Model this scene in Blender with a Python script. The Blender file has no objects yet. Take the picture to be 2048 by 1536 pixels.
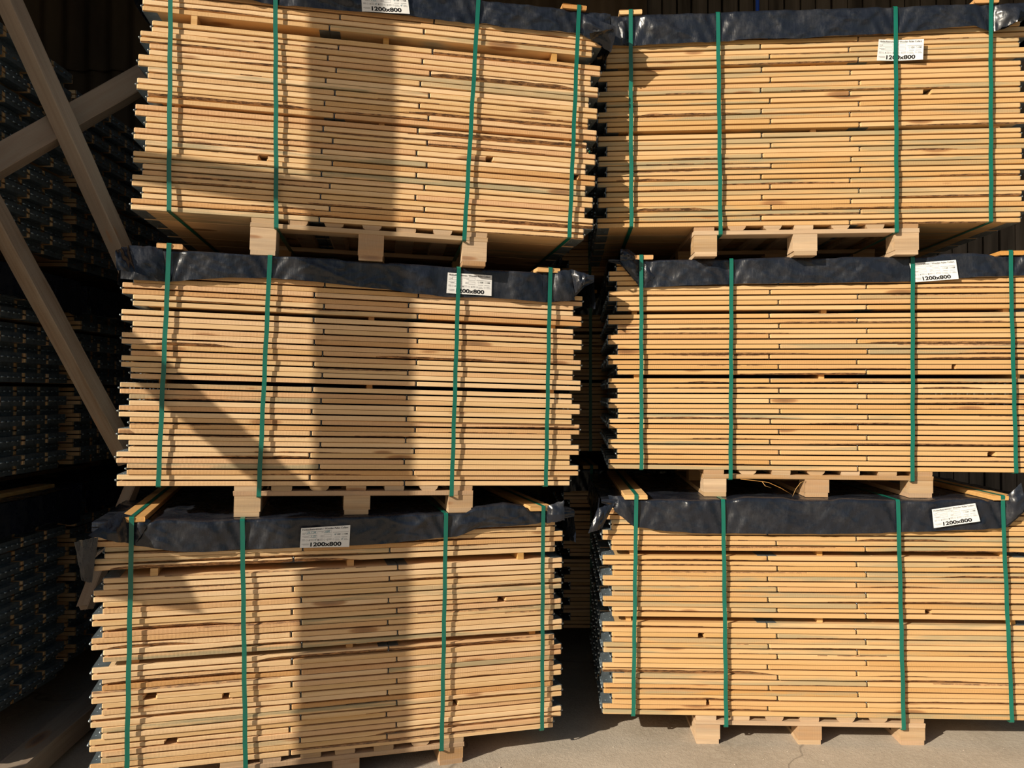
import bpy, bmesh, math, random
from mathutils import Vector, Matrix, noise
R = random.Random(11)
C = bpy.context.scene.collection
S = bpy.context.scene

# ------------------------------------------------------------------ helpers
def tag(o, label=None, cat=None, group=None, kind=None):
    if label: o['label'] = label
    if cat: o['category'] = cat
    if group: o['group'] = group
    if kind: o['kind'] = kind
    return o

def link_mesh(name, me, parent=None, mats=()):
    o = bpy.data.objects.new(name, me)
    C.objects.link(o)
    if parent is not None: o.parent = parent
    for m in mats:
        if me.materials.find(m.name) < 0: me.materials.append(m)
    return o

def empty(name, M):
    o = bpy.data.objects.new(name, None)
    C.objects.link(o)
    o.empty_display_size = .05
    l, r, s = M.decompose()
    o.location = l; o.rotation_euler = r.to_euler()
    return o

class MB:
    def __init__(s): s.v = []; s.f = []; s.m = []; s.sm = []
    def add(s, vs, fs, m=0, smooth=False):
        b = len(s.v); s.v += [tuple(v) for v in vs]
        for f in fs: s.f.append(tuple(b + i for i in f)); s.m.append(m); s.sm.append(smooth)
    def box(s, x0, x1, y0, y1, z0, z1, m=0):
        s.add([(x0,y0,z0),(x1,y0,z0),(x1,y1,z0),(x0,y1,z0),(x0,y0,z1),(x1,y0,z1),(x1,y1,z1),(x0,y1,z1)],
              [(0,3,2,1),(4,5,6,7),(0,1,5,4),(1,2,6,5),(2,3,7,6),(3,0,4,7)], m)
    def grid(s, rows, m=0, smooth=True):
        n = len(rows[0]); vs = [p for r in rows for p in r]; fs = []
        for i in range(len(rows)-1):
            for j in range(n-1):
                a = i*n+j; fs.append((a, a+1, a+n+1, a+n))
        s.add(vs, fs, m, smooth)
    def tube(s, pts, r, seg=8, m=0, cap=True):
        rings = []
        for i, p in enumerate(pts):
            p = Vector(p)
            d = (Vector(pts[min(i+1, len(pts)-1)]) - Vector(pts[max(i-1, 0)])).normalized()
            a = d.cross(Vector((0,0,1)))
            if a.length < .01: a = d.cross(Vector((1,0,0)))
            a.normalize(); b = d.cross(a)
            rr = r[i] if isinstance(r, (list, tuple)) else r
            rings.append([p + (a*math.cos(t*2*math.pi/seg) + b*math.sin(t*2*math.pi/seg))*rr for t in range(seg)])
        vs = [q for g in rings for q in g]; fs = []
        for i in range(len(rings)-1):
            for j in range(seg):
                fs.append((i*seg+j, i*seg+(j+1)%seg, (i+1)*seg+(j+1)%seg, (i+1)*seg+j))
        if cap: fs += [tuple(range(seg))[::-1], tuple((len(rings)-1)*seg+j for j in range(seg))]
        s.add(vs, fs, m, True)
    def mesh(s, name, mats=()):
        me = bpy.data.meshes.new(name)
        me.from_pydata(s.v, [], s.f)
        me.polygons.foreach_set('material_index', s.m)
        me.polygons.foreach_set('use_smooth', s.sm)
        for m in mats: me.materials.append(m)
        me.update()
        return me

def bevelbox(x0, x1, y0, y1, z0, z1, b=.003, m=0, mb=None, jit=0):
    """box with chamfered long edges (8-point end profile along x)"""
    mb = mb or MB()
    prof = [(y0+b,z0),(y1-b,z0),(y1,z0+b),(y1,z1-b),(y1-b,z1),(y0+b,z1),(y0,z1-b),(y0,z0+b)]
    vs = []
    for x in (x0, x1):
        for (y, z) in prof: vs.append((x + (R.uniform(-jit, jit) if jit else 0), y, z))
    fs = [(i, (i+1)%8, 8+(i+1)%8, 8+i) for i in range(8)]
    fs += [tuple(range(7,-1,-1)), tuple(range(8,16))]
    mb.add(vs, fs, m)
    return mb

# ------------------------------------------------------------------ materials
def newmat(name):
    m = bpy.data.materials.new(name); m.use_nodes = True
    nt = m.node_tree; nt.nodes.clear()
    out = nt.nodes.new('ShaderNodeOutputMaterial'); b = nt.nodes.new('ShaderNodeBsdfPrincipled')
    nt.links.new(b.outputs[0], out.inputs[0])
    return m, nt, b
class N:
    def __init__(s, nt): s.nt = nt
    def n(s, t, **k):
        d = s.nt.nodes.new(t)
        for a, v in k.items(): setattr(d, a, v)
        return d
    def l(s, a, b): s.nt.links.new(a, b)
    def put(s, sock, v):
        if hasattr(v, 'links') or isinstance(v, bpy.types.NodeSocket): s.l(v, sock)
        else: sock.default_value = v
    def math(s, op, a, b=0.0, c=None, clamp=False):
        d = s.n('ShaderNodeMath', operation=op, use_clamp=clamp)
        s.put(d.inputs[0], a); s.put(d.inputs[1], b)
        if c is not None: s.put(d.inputs[2], c)
        return d.outputs[0]
    def mix(s, f, a, b):
        d = s.n('ShaderNodeMix', data_type='RGBA'); s.put(d.inputs[0], f)
        s.put(d.inputs[6], a if not isinstance(a, tuple) else (*a, 1)); s.put(d.inputs[7], b if not isinstance(b, tuple) else (*b, 1))
        return d.outputs[2]
    def noise(s, vec, scale=1, detail=3, rough=.55):
        d = s.n('ShaderNodeTexNoise'); s.put(d.inputs['Vector'], vec)
        d.inputs['Scale'].default_value = scale; d.inputs['Detail'].default_value = detail; d.inputs['Roughness'].default_value = rough
        return d.outputs['Fac']
    def mapr(s, v, a, b, c=0, e=1):
        d = s.n('ShaderNodeMapRange', clamp=True); s.put(d.inputs[0], v)
        for i, q in enumerate((a, b, c, e)): s.put(d.inputs[i+1], q)
        return d.outputs[0]
    def vscale(s, v, sc):
        d = s.n('ShaderNodeVectorMath', operation='MULTIPLY'); s.put(d.inputs[0], v); d.inputs[1].default_value = sc
        return d.outputs[0]
    def vadd(s, a, b):
        d = s.n('ShaderNodeVectorMath', operation='ADD'); s.put(d.inputs[0], a); s.put(d.inputs[1], b)
        return d.outputs[0]
    def bump(s, h, st, dist=.01, nrm=None):
        d = s.n('ShaderNodeBump'); s.put(d.inputs['Height'], h); s.put(d.inputs['Strength'], st); d.inputs['Distance'].default_value = dist
        if nrm is not None: s.l(nrm, d.inputs['Normal'])
        return d.outputs[0]

def wood(name, light, dark, red, weather=0.0, rough=.7, knots=1.0, use_obj=True):
    m, nt, b = newmat(name); k = N(nt)
    tc = k.n('ShaderNodeTexCoord'); oi = k.n('ShaderNodeObjectInfo'); geo = k.n('ShaderNodeNewGeometry')
    rnd = k.math('FRACT', k.math('ADD', oi.outputs['Random'], k.math('MULTIPLY', geo.outputs['Random Per Island'], 7.31)))
    off = k.n('ShaderNodeCombineXYZ')
    k.l(k.math('MULTIPLY', rnd, 37.0), off.inputs[0]); k.l(k.math('MULTIPLY', rnd, 91.0), off.inputs[1]); k.l(k.math('MULTIPLY', rnd, 53.0), off.inputs[2])
    v = k.vadd(tc.outputs['Object'], off.outputs[0])
    g1 = k.noise(k.vscale(v, (1.3, 14, 45)), 1, 5, .6)
    g2 = k.noise(k.vscale(v, (2.5, 70, 240)), 1, 3, .6)
    g = k.math('ADD', k.math('MULTIPLY', g1, .65), k.math('MULTIPLY', g2, .35))
    col = k.mix(k.mapr(g, .36, .66), light, dark)
    r2 = k.math('FRACT', k.math('MULTIPLY', rnd, 13.7))
    col = k.mix(k.math('MULTIPLY', k.mapr(r2, .55, 1.0), .60), col, red)
    # board to board brightness
    r3 = k.math('FRACT', k.math('MULTIPLY', rnd, 71.3))
    bc = k.n('ShaderNodeBrightContrast'); k.l(col, bc.inputs[0]); k.l(k.mapr(r3, 0, 1, -.07, .035), bc.inputs[1]); col = bc.outputs[0]
    if use_obj:
        sep = k.n('ShaderNodeSeparateColor'); k.l(oi.outputs['Color'], sep.inputs[0])
        warm = k.mix(sep.outputs[0], col, k.mix(.64, col, (.49, .275, .085))); col = warm
        st = k.noise(k.vscale(v, (1.6, 9, 26)), 1, 4, .65)
        col = k.mix(k.math('MULTIPLY', k.mapr(st, .45, .57), k.math('MULTIPLY', sep.outputs[1], .85)), col, (.34, .29, .175))
    # reddish heart streaks
    hs = k.noise(k.vscale(v, (.9, 5, 20)), 1, 3, .5)
    col = k.mix(k.math('MULTIPLY', k.mapr(hs, .62, .72), .35), col, red)
    # knots
    vo = k.n('ShaderNodeTexVoronoi'); k.l(k.vscale(v, (3.4, 10, 17)), vo.inputs['Vector'])
    vo.inputs['Scale'].default_value = 1; vo.inputs['Randomness'].default_value = 1
    sc = k.n('ShaderNodeSeparateColor'); k.l(vo.outputs['Color'], sc.inputs[0])
    kr = k.math('MULTIPLY', k.mapr(sc.outputs[0], .62, 1.0, 0, .30), knots)
    kn = k.mapr(k.math('SUBTRACT', vo.outputs['Distance'], kr), -.05, .03, 1, 0)
    kin = k.mapr(k.math('SUBTRACT', vo.outputs['Distance'], kr), -.2, -.02, 1, 0)
    col = k.mix(k.math('MULTIPLY', kn, .75), col, k.mix(kin, (.36, .16, .06), (.12, .045, .02)))
    if weather:
        wn = k.noise(k.vscale(v, (4, 30, 30)), 1, 4, .6)
        col = k.mix(k.math('MULTIPLY', k.mapr(wn, .4, .65), weather), col, (.30, .25, .19))
    at = k.n('ShaderNodeAttribute', attribute_name='wane')
    wn = k.noise(k.vscale(v, (30, 60, 120)), 1, 3, .7)
    col = k.mix(at.outputs['Fac'], col, k.mix(k.mapr(wn, .42, .62), (.12, .06, .035), (.5, .27, .12)))
    k.l(col, b.inputs['Base Color'])
    b.inputs['Roughness'].default_value = rough
    b.inputs['Specular IOR Level'].default_value = .25
    # fine saw marks across the edge + grain
    wv = k.n('ShaderNodeTexWave', wave_type='BANDS', bands_direction='X'); k.l(v, wv.inputs['Vector'])
    wv.inputs['Scale'].default_value = 62; wv.inputs['Distortion'].default_value = .6; wv.inputs['Detail'].default_value = 1
    b1 = k.bump(wv.outputs['Fac'], k.mapr(r2, 0, 1, .05, .32), .0012)
    k.l(k.bump(g, .3, .002, b1), b.inputs['Normal'])
    return m

M_PINE = wood('pine', (.84, .605, .355), (.70, .450, .225), (.56, .270, .110))
M_PALLET = wood('pallet_wood', (.60, .43, .27), (.43, .28, .16), (.40, .22, .11), weather=.35, knots=.9, use_obj=False)
M_STICK = wood('stick_wood', (.72, .45, .20), (.55, .31, .12), (.55, .26, .1), knots=.3, use_obj=False)
M_TIMBER = wood('old_timber', (.33, .25, .185), (.21, .15, .105), (.25, .14, .08), weather=.5, knots=1.2, use_obj=False, rough=.85)

def simple(name, col, rough=.5, metal=0, spec=.5, var=0, vs=(8,8,8), bumpst=0, bscale=40):
    m, nt, b = newmat(name); k = N(nt)
    b.inputs['Roughness'].default_value = rough; b.inputs['Metallic'].default_value = metal
    b.inputs['Specular IOR Level'].default_value = spec
    tc = k.n('ShaderNodeTexCoord')
    nz = k.noise(k.vscale(tc.outputs['Object'], vs), 1, 4, .6)
    if var:
        c2 = tuple(max(0, c*(1-var)) for c in col); c1 = tuple(min(1, c*(1+var)) for c in col)
        k.l(k.mix(k.mapr(nz, .3, .7), c2, c1), b.inputs['Base Color'])
    else: b.inputs['Base Color'].default_value = (*col, 1)
    if bumpst:
        k.l(k.bump(k.noise(tc.outputs['Object'], bscale, 3), bumpst, .002), b.inputs['Normal'])
    return m, nt, b, k
M_STEEL = simple('galvanised_steel', (.30, .36, .40), .42, .75, .5, .25, (25, 25, 25), .15, 90)[0]
M_STRAP, nt, b, k = simple('green_strap', (.004, .135, .094), .36, 0, .6, .12, (40, 40, 8))
tc = k.n('ShaderNodeTexCoord')
vo = k.n('ShaderNodeTexVoronoi'); k.l(tc.outputs['Object'], vo.inputs['Vector']); vo.inputs['Scale'].default_value = 420
k.l(k.bump(vo.outputs['Distance'], .35, .0006), b.inputs['Normal'])

def film_mat():
    m, nt, b = newmat('black_film'); k = N(nt)
    tc = k.n('ShaderNodeTexCoord'); v = tc.outputs['Object']
    dust = k.mapr(k.noise(v, 9, 5, .7), .48, .75)
    fine = k.mapr(k.noise(v, 260, 2, .6), .58, .75)
    col = k.mix(k.math('MULTIPLY', dust, k.math('ADD', .12, k.math('MULTIPLY', fine, .35))), (.011, .014, .022), (.16, .15, .14))
    k.l(col, b.inputs['Base Color'])
    b.inputs['Specular IOR Level'].default_value = .55
    k.l(k.mapr(dust, 0, 1, .25, .46), b.inputs['Roughness'])
    n1 = k.noise(k.vscale(v, (16, 10, 7)), 1, 3, .5); n2 = k.noise(k.vscale(v, (60, 40, 30)), 1, 3, .5)
    h = k.math('ADD', k.math('MULTIPLY', n1, .8), k.math('MULTIPLY', n2, .15))
    k.l(k.bump(h, .6, .016), b.inputs['Normal'])
    return m
M_FILM = film_mat()
M_PAPER = simple('label_paper', (.80, .80, .79), .6, 0, .3)[0]
M_INK = simple('black_ink', (.012, .012, .014), .6, 0, .2)[0]
M_GREYINK = simple('grey_print', (.30, .30, .32), .6, 0, .2)[0]
M_TEAL = simple('teal_pen', (.01, .20, .27), .6, 0, .2)[0]
M_BLUE = simple('blue_paint', (.015, .06, .36), .4, 0, .5, .15)[0]

def concrete():
    m, nt, b = newmat('yard_concrete'); k = N(nt)
    tc = k.n('ShaderNodeTexCoord'); v = tc.outputs['Object']
    a = k.noise(v, 1.6, 5, .6); f = k.noise(v, 45, 4, .7); g = k.noise(v, 160, 2, .6)
    col = k.mix(k.mapr(a, .35, .65), (.34, .29, .23), (.47, .405, .33))
    col = k.mix(k.math('MULTIPLY', k.mapr(f, .45, .7), .55), col, (.50, .44, .36))
    col = k.mix(k.math('MULTIPLY', k.mapr(g, .6, .72), .5), col, (.14, .12, .10))
    vo = k.n('ShaderNodeTexVoronoi', feature='DISTANCE_TO_EDGE'); vo.inputs['Scale'].default_value = .55
    wz = k.n('ShaderNodeTexNoise'); k.l(v, wz.inputs['Vector']); wz.inputs['Scale'].default_value = 3
    k.l(k.vadd(v, k.vscale(wz.outputs['Color'], (.35, .35, 0))), vo.inputs['Vector'])
    col = k.mix(k.mapr(vo.outputs['Distance'], .0, .004, .55, 0), col, (.12, .10, .08))
    k.l(col, b.inputs['Base Color']); b.inputs['Roughness'].default_value = .9; b.inputs['Specular IOR Level'].default_value = .2
    k.l(k.bump(k.math('ADD', f, k.math('MULTIPLY', g, .5)), .5, .006), b.inputs['Normal'])
    return m
M_GROUND = concrete()
M_CORR = simple('corrugated_sheet', (.105, .075, .048), .8, 0, .3, .5, (2.0, 1, .6), .2, 30)[0]
M_SLAT = simple('wall_plank', (.085, .072, .060), .85, 0, .25, .6, (9, 1, .8), .2, 30)[0]
M_ROOF = simple('roof_sheet', (.10, .09, .08), .8, 0, .3, .3, (1, 1, 1))[0]
M_CLAD = simple('cladding', (.12, .10, .08), .8, 0, .3, .3, (1, 1, 1))[0]

# ------------------------------------------------------------------ measured stacks (metres, radians)
LEN, TC, PITCH, DEP, ROW = 2.0, .0472, .049857, .195, .2
TB = .0201                      # board thickness
A_ = .79                        # short board
# name: X0,Y0,Z0,yaw,tilt,s,g1,g2,lean,(first index above the gaps), mirrored
ST = {
 'TL': (-1.5981,3.3948,2.5025,.1586,-.0330,.0434,.0117,.0366,.0153,(9,16),True),
 'ML': (-1.6266,3.3540,1.3194,.2294,-.0237,.0423,.0160,.0161,0,(9,15),False),
 'BL': (-1.6848,3.2678,.1436,.2796,-.0126,.0404,.0204,.0301,-.004,(9,16),True),
 'TR': (.4640,3.8769,2.5297,-.0674,.0009,.0428,.0171,.0137,0,(9,15),False),
 'MR': (.5297,3.9656,1.3391,-.0822,-.0007,.0435,.0170,.0158,-.003,(9,15),False),
 'BR': (.4878,3.8630,.1606,-.0524,.0059,.0435,.0252,.0228,.005,(9,15),False),
 # stacks standing deeper in the shed: three end-on at the left, three in a second row
 'DB': (-4.47,3.20,.150,0,0,.043,.02,.02,0,(9,15),False),
 'DM': (-4.48,3.22,1.300,0,0,.043,.02,.02,0,(9,15),True),
 'DT': (-4.46,3.21,2.455,0,0,.043,.02,.02,0,(9,15),False),
 'EB': (-4.55,4.62,.150,.01,0,.043,.02,.02,0,(9,15),False),
 'EM': (-4.52,4.64,1.300,-.01,0,.043,.02,.02,0,(9,15),True),
 'ET': (-4.56,4.62,2.455,0,0,.043,.02,.02,0,(9,15),False),
 'GB': (.385,5.20,.185,0,0,.043,.02,.02,0,(9,15),False),
 'GM': (.38,5.22,1.340,.01,0,.043,.02,.02,0,(9,15),True),
 'GT': (.375,5.21,2.495,0,0,.043,.02,.02,0,(9,15),False),
}
WHERE = {'TL':'upper left stack','ML':'middle left stack','BL':'lower left stack','TR':'upper right stack','MR':'middle right stack','BR':'lower right stack',
 'DB':'lower far left stack','DM':'middle far left stack','DT':'upper far left stack',
 'EB':'lower dark stack behind the far left one','EM':'middle dark stack behind the far left one','ET':'upper dark stack behind the far left one',
 'GB':'lower shaded stack seen through the centre gap','GM':'middle shaded stack seen through the centre gap','GT':'upper shaded stack seen through the centre gap'}
PITCHES = {'TL':.05097,'ML':.04896,'BL':.04921,'TR':.05041,'MR':.0505,'BR':.04961}
def frame(n):
    X0,Y0,Z0,yaw,tilt = ST[n][:5]
    return Matrix.Translation((X0,Y0,Z0)) @ Matrix.Rotation(yaw,4,'Z') @ Matrix.Rotation(-tilt,4,'Y')
def hz(n, i):
    s = ST[n]; g = s[9]
    return i*PITCHES.get(n, PITCH) + (s[6] if i >= g[0] else 0) + (s[7] if i >= g[1] else 0)
def top(n): return hz(n, 19) + TC
def ground_z(x): return .0115 + .0175*max(-6, min(6, x))
def smooth(a, b, x):
    t = max(0, min(1, (x-a)/(b-a))); return t*t*(3-2*t)
def interp(pts, x):
    if x <= pts[0][0]: return pts[0][1]
    for (a, p), (b_, q) in zip(pts, pts[1:]):
        if x <= b_: return p + (q-p)*(x-a)/(b_-a)
    return pts[-1][1]

# ------------------------------------------------------------------ collar boards
def board_mesh(L, rng, feats=(), plain=False):
    """board along x (0..L), y 0..DEP (front face at y=0), z 0..TB; waney edges, knots broken out"""
    xs = [0, .004] + [L*i/(4 if plain else 26) for i in range(1, (4 if plain else 26))] + [L-.004, L]
    notch = [f for f in feats if f[0] == 'notch']
    for f in notch:
        c, w = f[1], f[2]
        xs = [x for x in xs if abs(x-c) > w*.9]
        xs += [c-w*.62, c-w*.5, c-w*.3, c+w*.3, c+w*.5, c+w*.62]
    xs = sorted(xs)
    seed = rng.random()*100
    wa = rng.random()
    wane_b = (0, 0); wane_t = (0, 0)
    if not plain:
        if wa < .27: wane_b = (rng.uniform(.003, .009), rng.uniform(.2, .9)*L)
        elif wa < .38: wane_t = (rng.uniform(.003, .008), rng.uniform(.1, .9)*L)
    bark = [f for f in feats if f[0] == 'bark']
    span = rng.uniform(.15, .6)*L
    vs = []; fs = []; wane = []
    th = TB + rng.uniform(-.0004, .0002)
    for x in xs:
        e = .0018 if (x < .002 or x > L-.002) else 0
        b0 = .0012 + max(0, .0008*noise.noise((x*9, seed, 0)))
        cb = b0; ct = b0
        if wane_b[0]:
            k = max(0, 1-abs(x-wane_b[1])/span)
            cb = max(cb, wane_b[0]*k**.5*(1+.35*noise.noise((x*14, seed, 3))))
        if wane_t[0]:
            k = max(0, 1-abs(x-wane_t[1])/span)
            ct = max(ct, wane_t[0]*k**.5*(1+.35*noise.noise((x*14, seed, 5))))
        for f in bark:
            k = smooth(f[1]-.05, f[1]+.1, x)*(1-smooth(f[2]-.1, f[2]+.05, x))
            cb = max(cb, f[3]*k*(1+.25*noise.noise((x*25, seed, 7))))
        cb = min(cb, th-ct-.001)
        nf = .0009*noise.noise((x*5, seed, 9)) + (.0 if not bark else .0012*noise.noise((x*40, seed, 4)))
        push_t = push_b = 0
        for f in notch:
            c, w = f[1], f[2]
            if abs(x-c) < w*.42: push_t = push_b = .09
            elif x < c and abs(x-c) < w*.55: push_b = .03
            elif x > c and abs(x-c) < w*.55: push_t = .03
        dp = cb*.9
        prof = [(e+dp+nf+push_b, 0+e), (DEP-e, 0+e), (DEP-e, th-e), (e+ct*.9+nf+push_t, th-e), (e+nf+push_t, th-ct-e), (e+nf+push_b, cb+e)]
        for (y, z) in prof: vs.append((x, y, z))
        wane.append((cb > .003, ct > .003))
    P = 6
    wf = []
    for i in range(len(xs)-1):
        for j in range(P):
            fs.append((i*P+j, i*P+(j+1)%P, (i+1)*P+(j+1)%P, (i+1)*P+j))
            w = 0.0
            if j == 5 and wane[i][0]: w = .95
            if j == 3 and wane[i][1]: w = .85
            wf.append(w)
    fs.append(tuple(range(P-1,-1,-1))); wf.append(0.0)
    fs.append(tuple((len(xs)-1)*P+j for j in range(P))); wf.append(0.0)
    me = bpy.data.meshes.new('board'); me.from_pydata(vs, [], fs)
    at = me.attributes.new('wane', 'FLOAT', 'FACE'); at.data.foreach_set('value', wf)
    me.materials.append(M_PINE); me.update()
    return me

def hinge_end(sgn):
    """steel hinge wrapped round a folded end; end plane at x=0, boards run towards +x*sgn"""
    mb = MB(); t = .0008; a, b_ = .012, .183; Lp = .058
    def bx(x0, x1, y0, y1, z0, z1):
        x0, x1 = sorted((x0*sgn, x1*sgn)); mb.box(x0, x1, y0, y1, z0, z1)
    for z0, z1 in ((TC, TC+t), (-t, 0)): bx(-.003, Lp, a, b_, z0, z1)
    bx(-.003, -.0012, a, b_, TC-TB, TC+t); bx(-.003, -.0012, a, b_, -t, TB)
    zc = TC/2; ys = [a, .055, .098, .141, b_]
    for i in range(4):
        y0, y1 = ys[i]+.0008, ys[i+1]-.0008
        mb.tube([(-.0075*sgn, y0, zc), (-.0075*sgn, y1, zc)], .0046, 8)
        bx(-.0075, -.002, y0+.002, y1-.002, zc-.001+(.004 if i%2 else -.004), zc+.001+(.004 if i%2 else -.004))
    mb.tube([(-.0075*sgn, a-.004, zc), (-.0075*sgn, b_+.004, zc)], .0024, 6)
    for z, d in ((TC+t, 1), (-t, -1)):      # nail heads
        for xx, yy in ((.016, .05), (.016, .145), (.042, .075), (.042, .12)):
            mb.tube([(xx*sgn, yy, z), (xx*sgn, yy, z+d*.0009)], [.0042, .0025], 6)
    return mb.mesh('hinge', [M_STEEL])
def hinge_mid(up):
    """flat hinge across a butt joint at x=0 on the outer face of the layer"""
    mb = MB(); t = .0008; a, b_ = .012, .183
    z0, z1 = (TC, TC+t) if up else (-t, 0)
    mb.box(-.046, -.001, a, b_, z0, z1); mb.box(.001, .046, a, b_, z0, z1)
    zb = TC-TB/2 if up else TB/2
    mb.box(-.0024, -.0016, a, b_, zb-TB/2, zb+TB/2); mb.box(.0016, .0024, a, b_, zb-TB/2, zb+TB/2)
    mb.tube([(0, a-.003, TC-TB-.0005 if up else TB+.0005), (0, b_, TC-TB-.0005 if up else TB+.0005)], .0026, 6)
    return mb.mesh('hinge', [M_STEEL])
H_L, H_R = hinge_end(1), hinge_end(-1)
H_UP, H_DN = hinge_mid(True), hinge_mid(False)
GAP = .0070
SHORT, LONG = A_-GAP/2, LEN-A_-GAP/2
VAR_S = [board_mesh(SHORT, R, plain=True) for _ in range(6)]
VAR_L = [board_mesh(LONG, R, plain=True) for _ in range(6)]

# features seen in the photograph: (stack, index from bottom, layer) -> list of (kind, u, size..)
FEAT = {}
def feat(st, i, layer, *f): FEAT.setdefault((st, i, layer), []).append(f)
for st, i, l, u, w in (('TL',5,0,.49,.035),('TL',6,1,1.50,.03),('TL',5,1,1.90,.035),('BL',6,0,.18,.045),('BL',5,1,.48,.025),('BL',2,0,.27,.045),
        ('BL',12,0,1.70,.035),('BL',3,0,1.48,.022),('TR',12,0,1.53,.035),('MR',1,1,1.79,.035),('BR',7,1,.43,.026),('BR',9,1,1.50,.026),('BR',1,0,.46,.016),('MR',9,1,1.62,.02)):
    feat(st, i, l, 'notch', u, w)
for st, i, l, u0, u1, d in (('BL',16,0,.0,1.0,.015),('BR',4,0,-.1,.75,.019),('TL',1,0,1.45,2.1,.013),('TL',15,1,1.15,1.9,.008),('TL',13,1,1.20,1.9,.013),
        ('TL',10,0,1.1,2.0,.010),('TL',9,1,-.1,.7,.010),('TL',8,1,1.2,2.0,.012),('MR',14,0,.75,1.9,.007),('BR',13,0,1.55,2.1,.009),('BR',16,0,1.15,1.6,.010),('MR',12,0,1.2,2.0,.008),
        ('BL',8,1,.6,1.8,.013),('BL',11,1,0,.5,.010),('BL',7,1,0,.6,.010),('BL',10,0,.0,.35,.014),('BL',4,1,.1,.6,.008),('BL',1,0,1.1,2.0,.012),('ML',11,1,1.0,1.6,.009),('TR',1,1,.1,.5,.012),('ML',12,0,.05,.4,.012)):
    feat(st, i, l, 'bark', u0, u1, d)
STAIN = {'TR':.60, 'MR':.14, 'BR':.28, 'TL':.08, 'ML':.07, 'BL':.14}
STAIN_AT = {('MR',5,0),('BR',0,0),('BL',3,1),('BL',9,0),('TL',4,0),('BR',12,1),('TR',6,0),('TR',1,0),('TR',4,0)}

ORD = ['bottom','second','third','fourth','fifth','sixth','seventh','eighth','ninth','tenth','eleventh','twelfth','thirteenth','fourteenth','fifteenth','sixteenth','seventeenth','eighteenth','nineteenth','topmost']
def pos_words(i):
    if i == 0: return 'lowest'
    if i == 19: return 'topmost'
    if i == 18: return 'second from the top'
    if i == 17: return 'third from the top'
    return ORD[i] + ' from the bottom'

def collar(n, i, row, label, group, unique, cat='pallet collar'):
    s = ST[n]; F = frame(n)
    sh = -s[5] if i % 2 == 0 else 0
    z = hz(n, i)
    ju, jn, jr = R.uniform(-.003, .003), R.uniform(-.0035, .0035), R.uniform(-.0016, .0016)
    if row: jn *= .6; jr *= .5
    M = F @ Matrix.Translation((sh + s[8]*z + ju, row*ROW + jn + .003, z)) @ Matrix.Rotation(jr, 4, 'Z')
    root = empty('pallet_collar', M)
    tag(root, label, cat, group)
    mir = s[10]
    right = n in ('TR', 'MR', 'BR')
    for layer in (0, 1):
        z0 = 0 if layer == 0 else TC-TB
        short_left = (layer == 0) if mir else (layer == 1)
        segs = [(0, SHORT), (A_+GAP/2, LONG)] if short_left else [(0, LONG), (LEN-A_+GAP/2, SHORT)]
        for (x0, L) in segs:
            if unique:
                fl = []
                for f in FEAT.get((n, i, layer), []):
                    if f[0] == 'notch':
                        u = f[1]-sh
                        if x0+.03 < u < x0+L-.02: fl.append(('notch', u-x0, f[2]))
                    else:
                        a, b_ = f[1]-sh-x0, f[2]-sh-x0
                        if b_ > .08 and a < L-.08: fl.append(('bark', a, b_, f[3]))
                me = board_mesh(L, R, fl)
            else:
                me = R.choice(VAR_S if L < 1 else VAR_L)
            o = link_mesh('board', me, root)
            o.location = (x0, R.uniform(-.0018, .0018), z0)
            st = 1.0 if (n, i, layer) in STAIN_AT else (R.uniform(.5, 1) if R.random() < STAIN.get(n, .05) else 0)
            o.color = ((.8 if right else .12) + R.uniform(-.1, .1), st, 0, 1)
            if any(f[0] == 'bark' and f[3] > .012 for f in FEAT.get((n, i, layer), [])) and unique and any(f[0] == 'bark' for f in fl):
                o['label'] = 'board with dark bark left along its front edge'
            elif st == 1.0 and (n, i, layer) in STAIN_AT: o['label'] = 'grey stained board'
    link_mesh('hinge', H_L, root); h = link_mesh('hinge', H_R, root); h.location = (LEN, 0, 0)
    ju_, jd_ = (LEN-A_, A_) if mir else (A_, LEN-A_)
    h = link_mesh('hinge', H_UP, root); h.location = (ju_, 0, 0)
    h = link_mesh('hinge', H_DN, root); h.location = (jd_, 0, 0)
    return root

side_word = lambda i: 'jutting left' if i % 2 == 0 else 'jutting right'
EXTRA = {('BR',4):'with bark edge', ('BL',16):'with bark edge', ('TL',13):'with waney edge', ('TR',12):'with knot hole', ('MR',1):'with knot hole',
         ('TL',5):'with knot hole', ('BL',6):'with knot hole', ('BR',0):'with grey board', ('MR',5):'with grey board'}
for n in ('TL','ML','BL','TR','MR','BR'):
    for i in range(20):
        ex = EXTRA.get((n, i), side_word(i))
        collar(n, i, 0, 'folded pallet collar %s, %s, in the %s' % (ex, pos_words(i), WHERE[n]), 'pallet collars along the sunlit stack fronts', True)
# undersides seen from below
RW = ['front','second','third','fourth','fifth','rear']
for n in ('TL','TR'):
    for row in range(1, 6):
        collar(n, 0, row, 'shaded collar underside of the %s, %s row from its front' % (WHERE[n], RW[row] if row < 5 else 'sixth'), 'lowest collars behind the fronts of the upper stacks', False)
DW = {5:'rear', 4:'second rear', 3:'third rear'}
have = set()
cnt = 130
for n in ('DT','DM','DB'):
    for i in range(20):
        for row in (5, 4, 3):
            if cnt >= 300 or (n == 'DT' and i >= 17 and row >= 3) : continue
            collar(n, i, row, 'dim steel hinged collar end, %s, %s column, %s' % (pos_words(i), DW[row], WHERE[n]), 'collars in the dark stacks at the left', False)
            have.add((n, i, row)); cnt += 1

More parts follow.
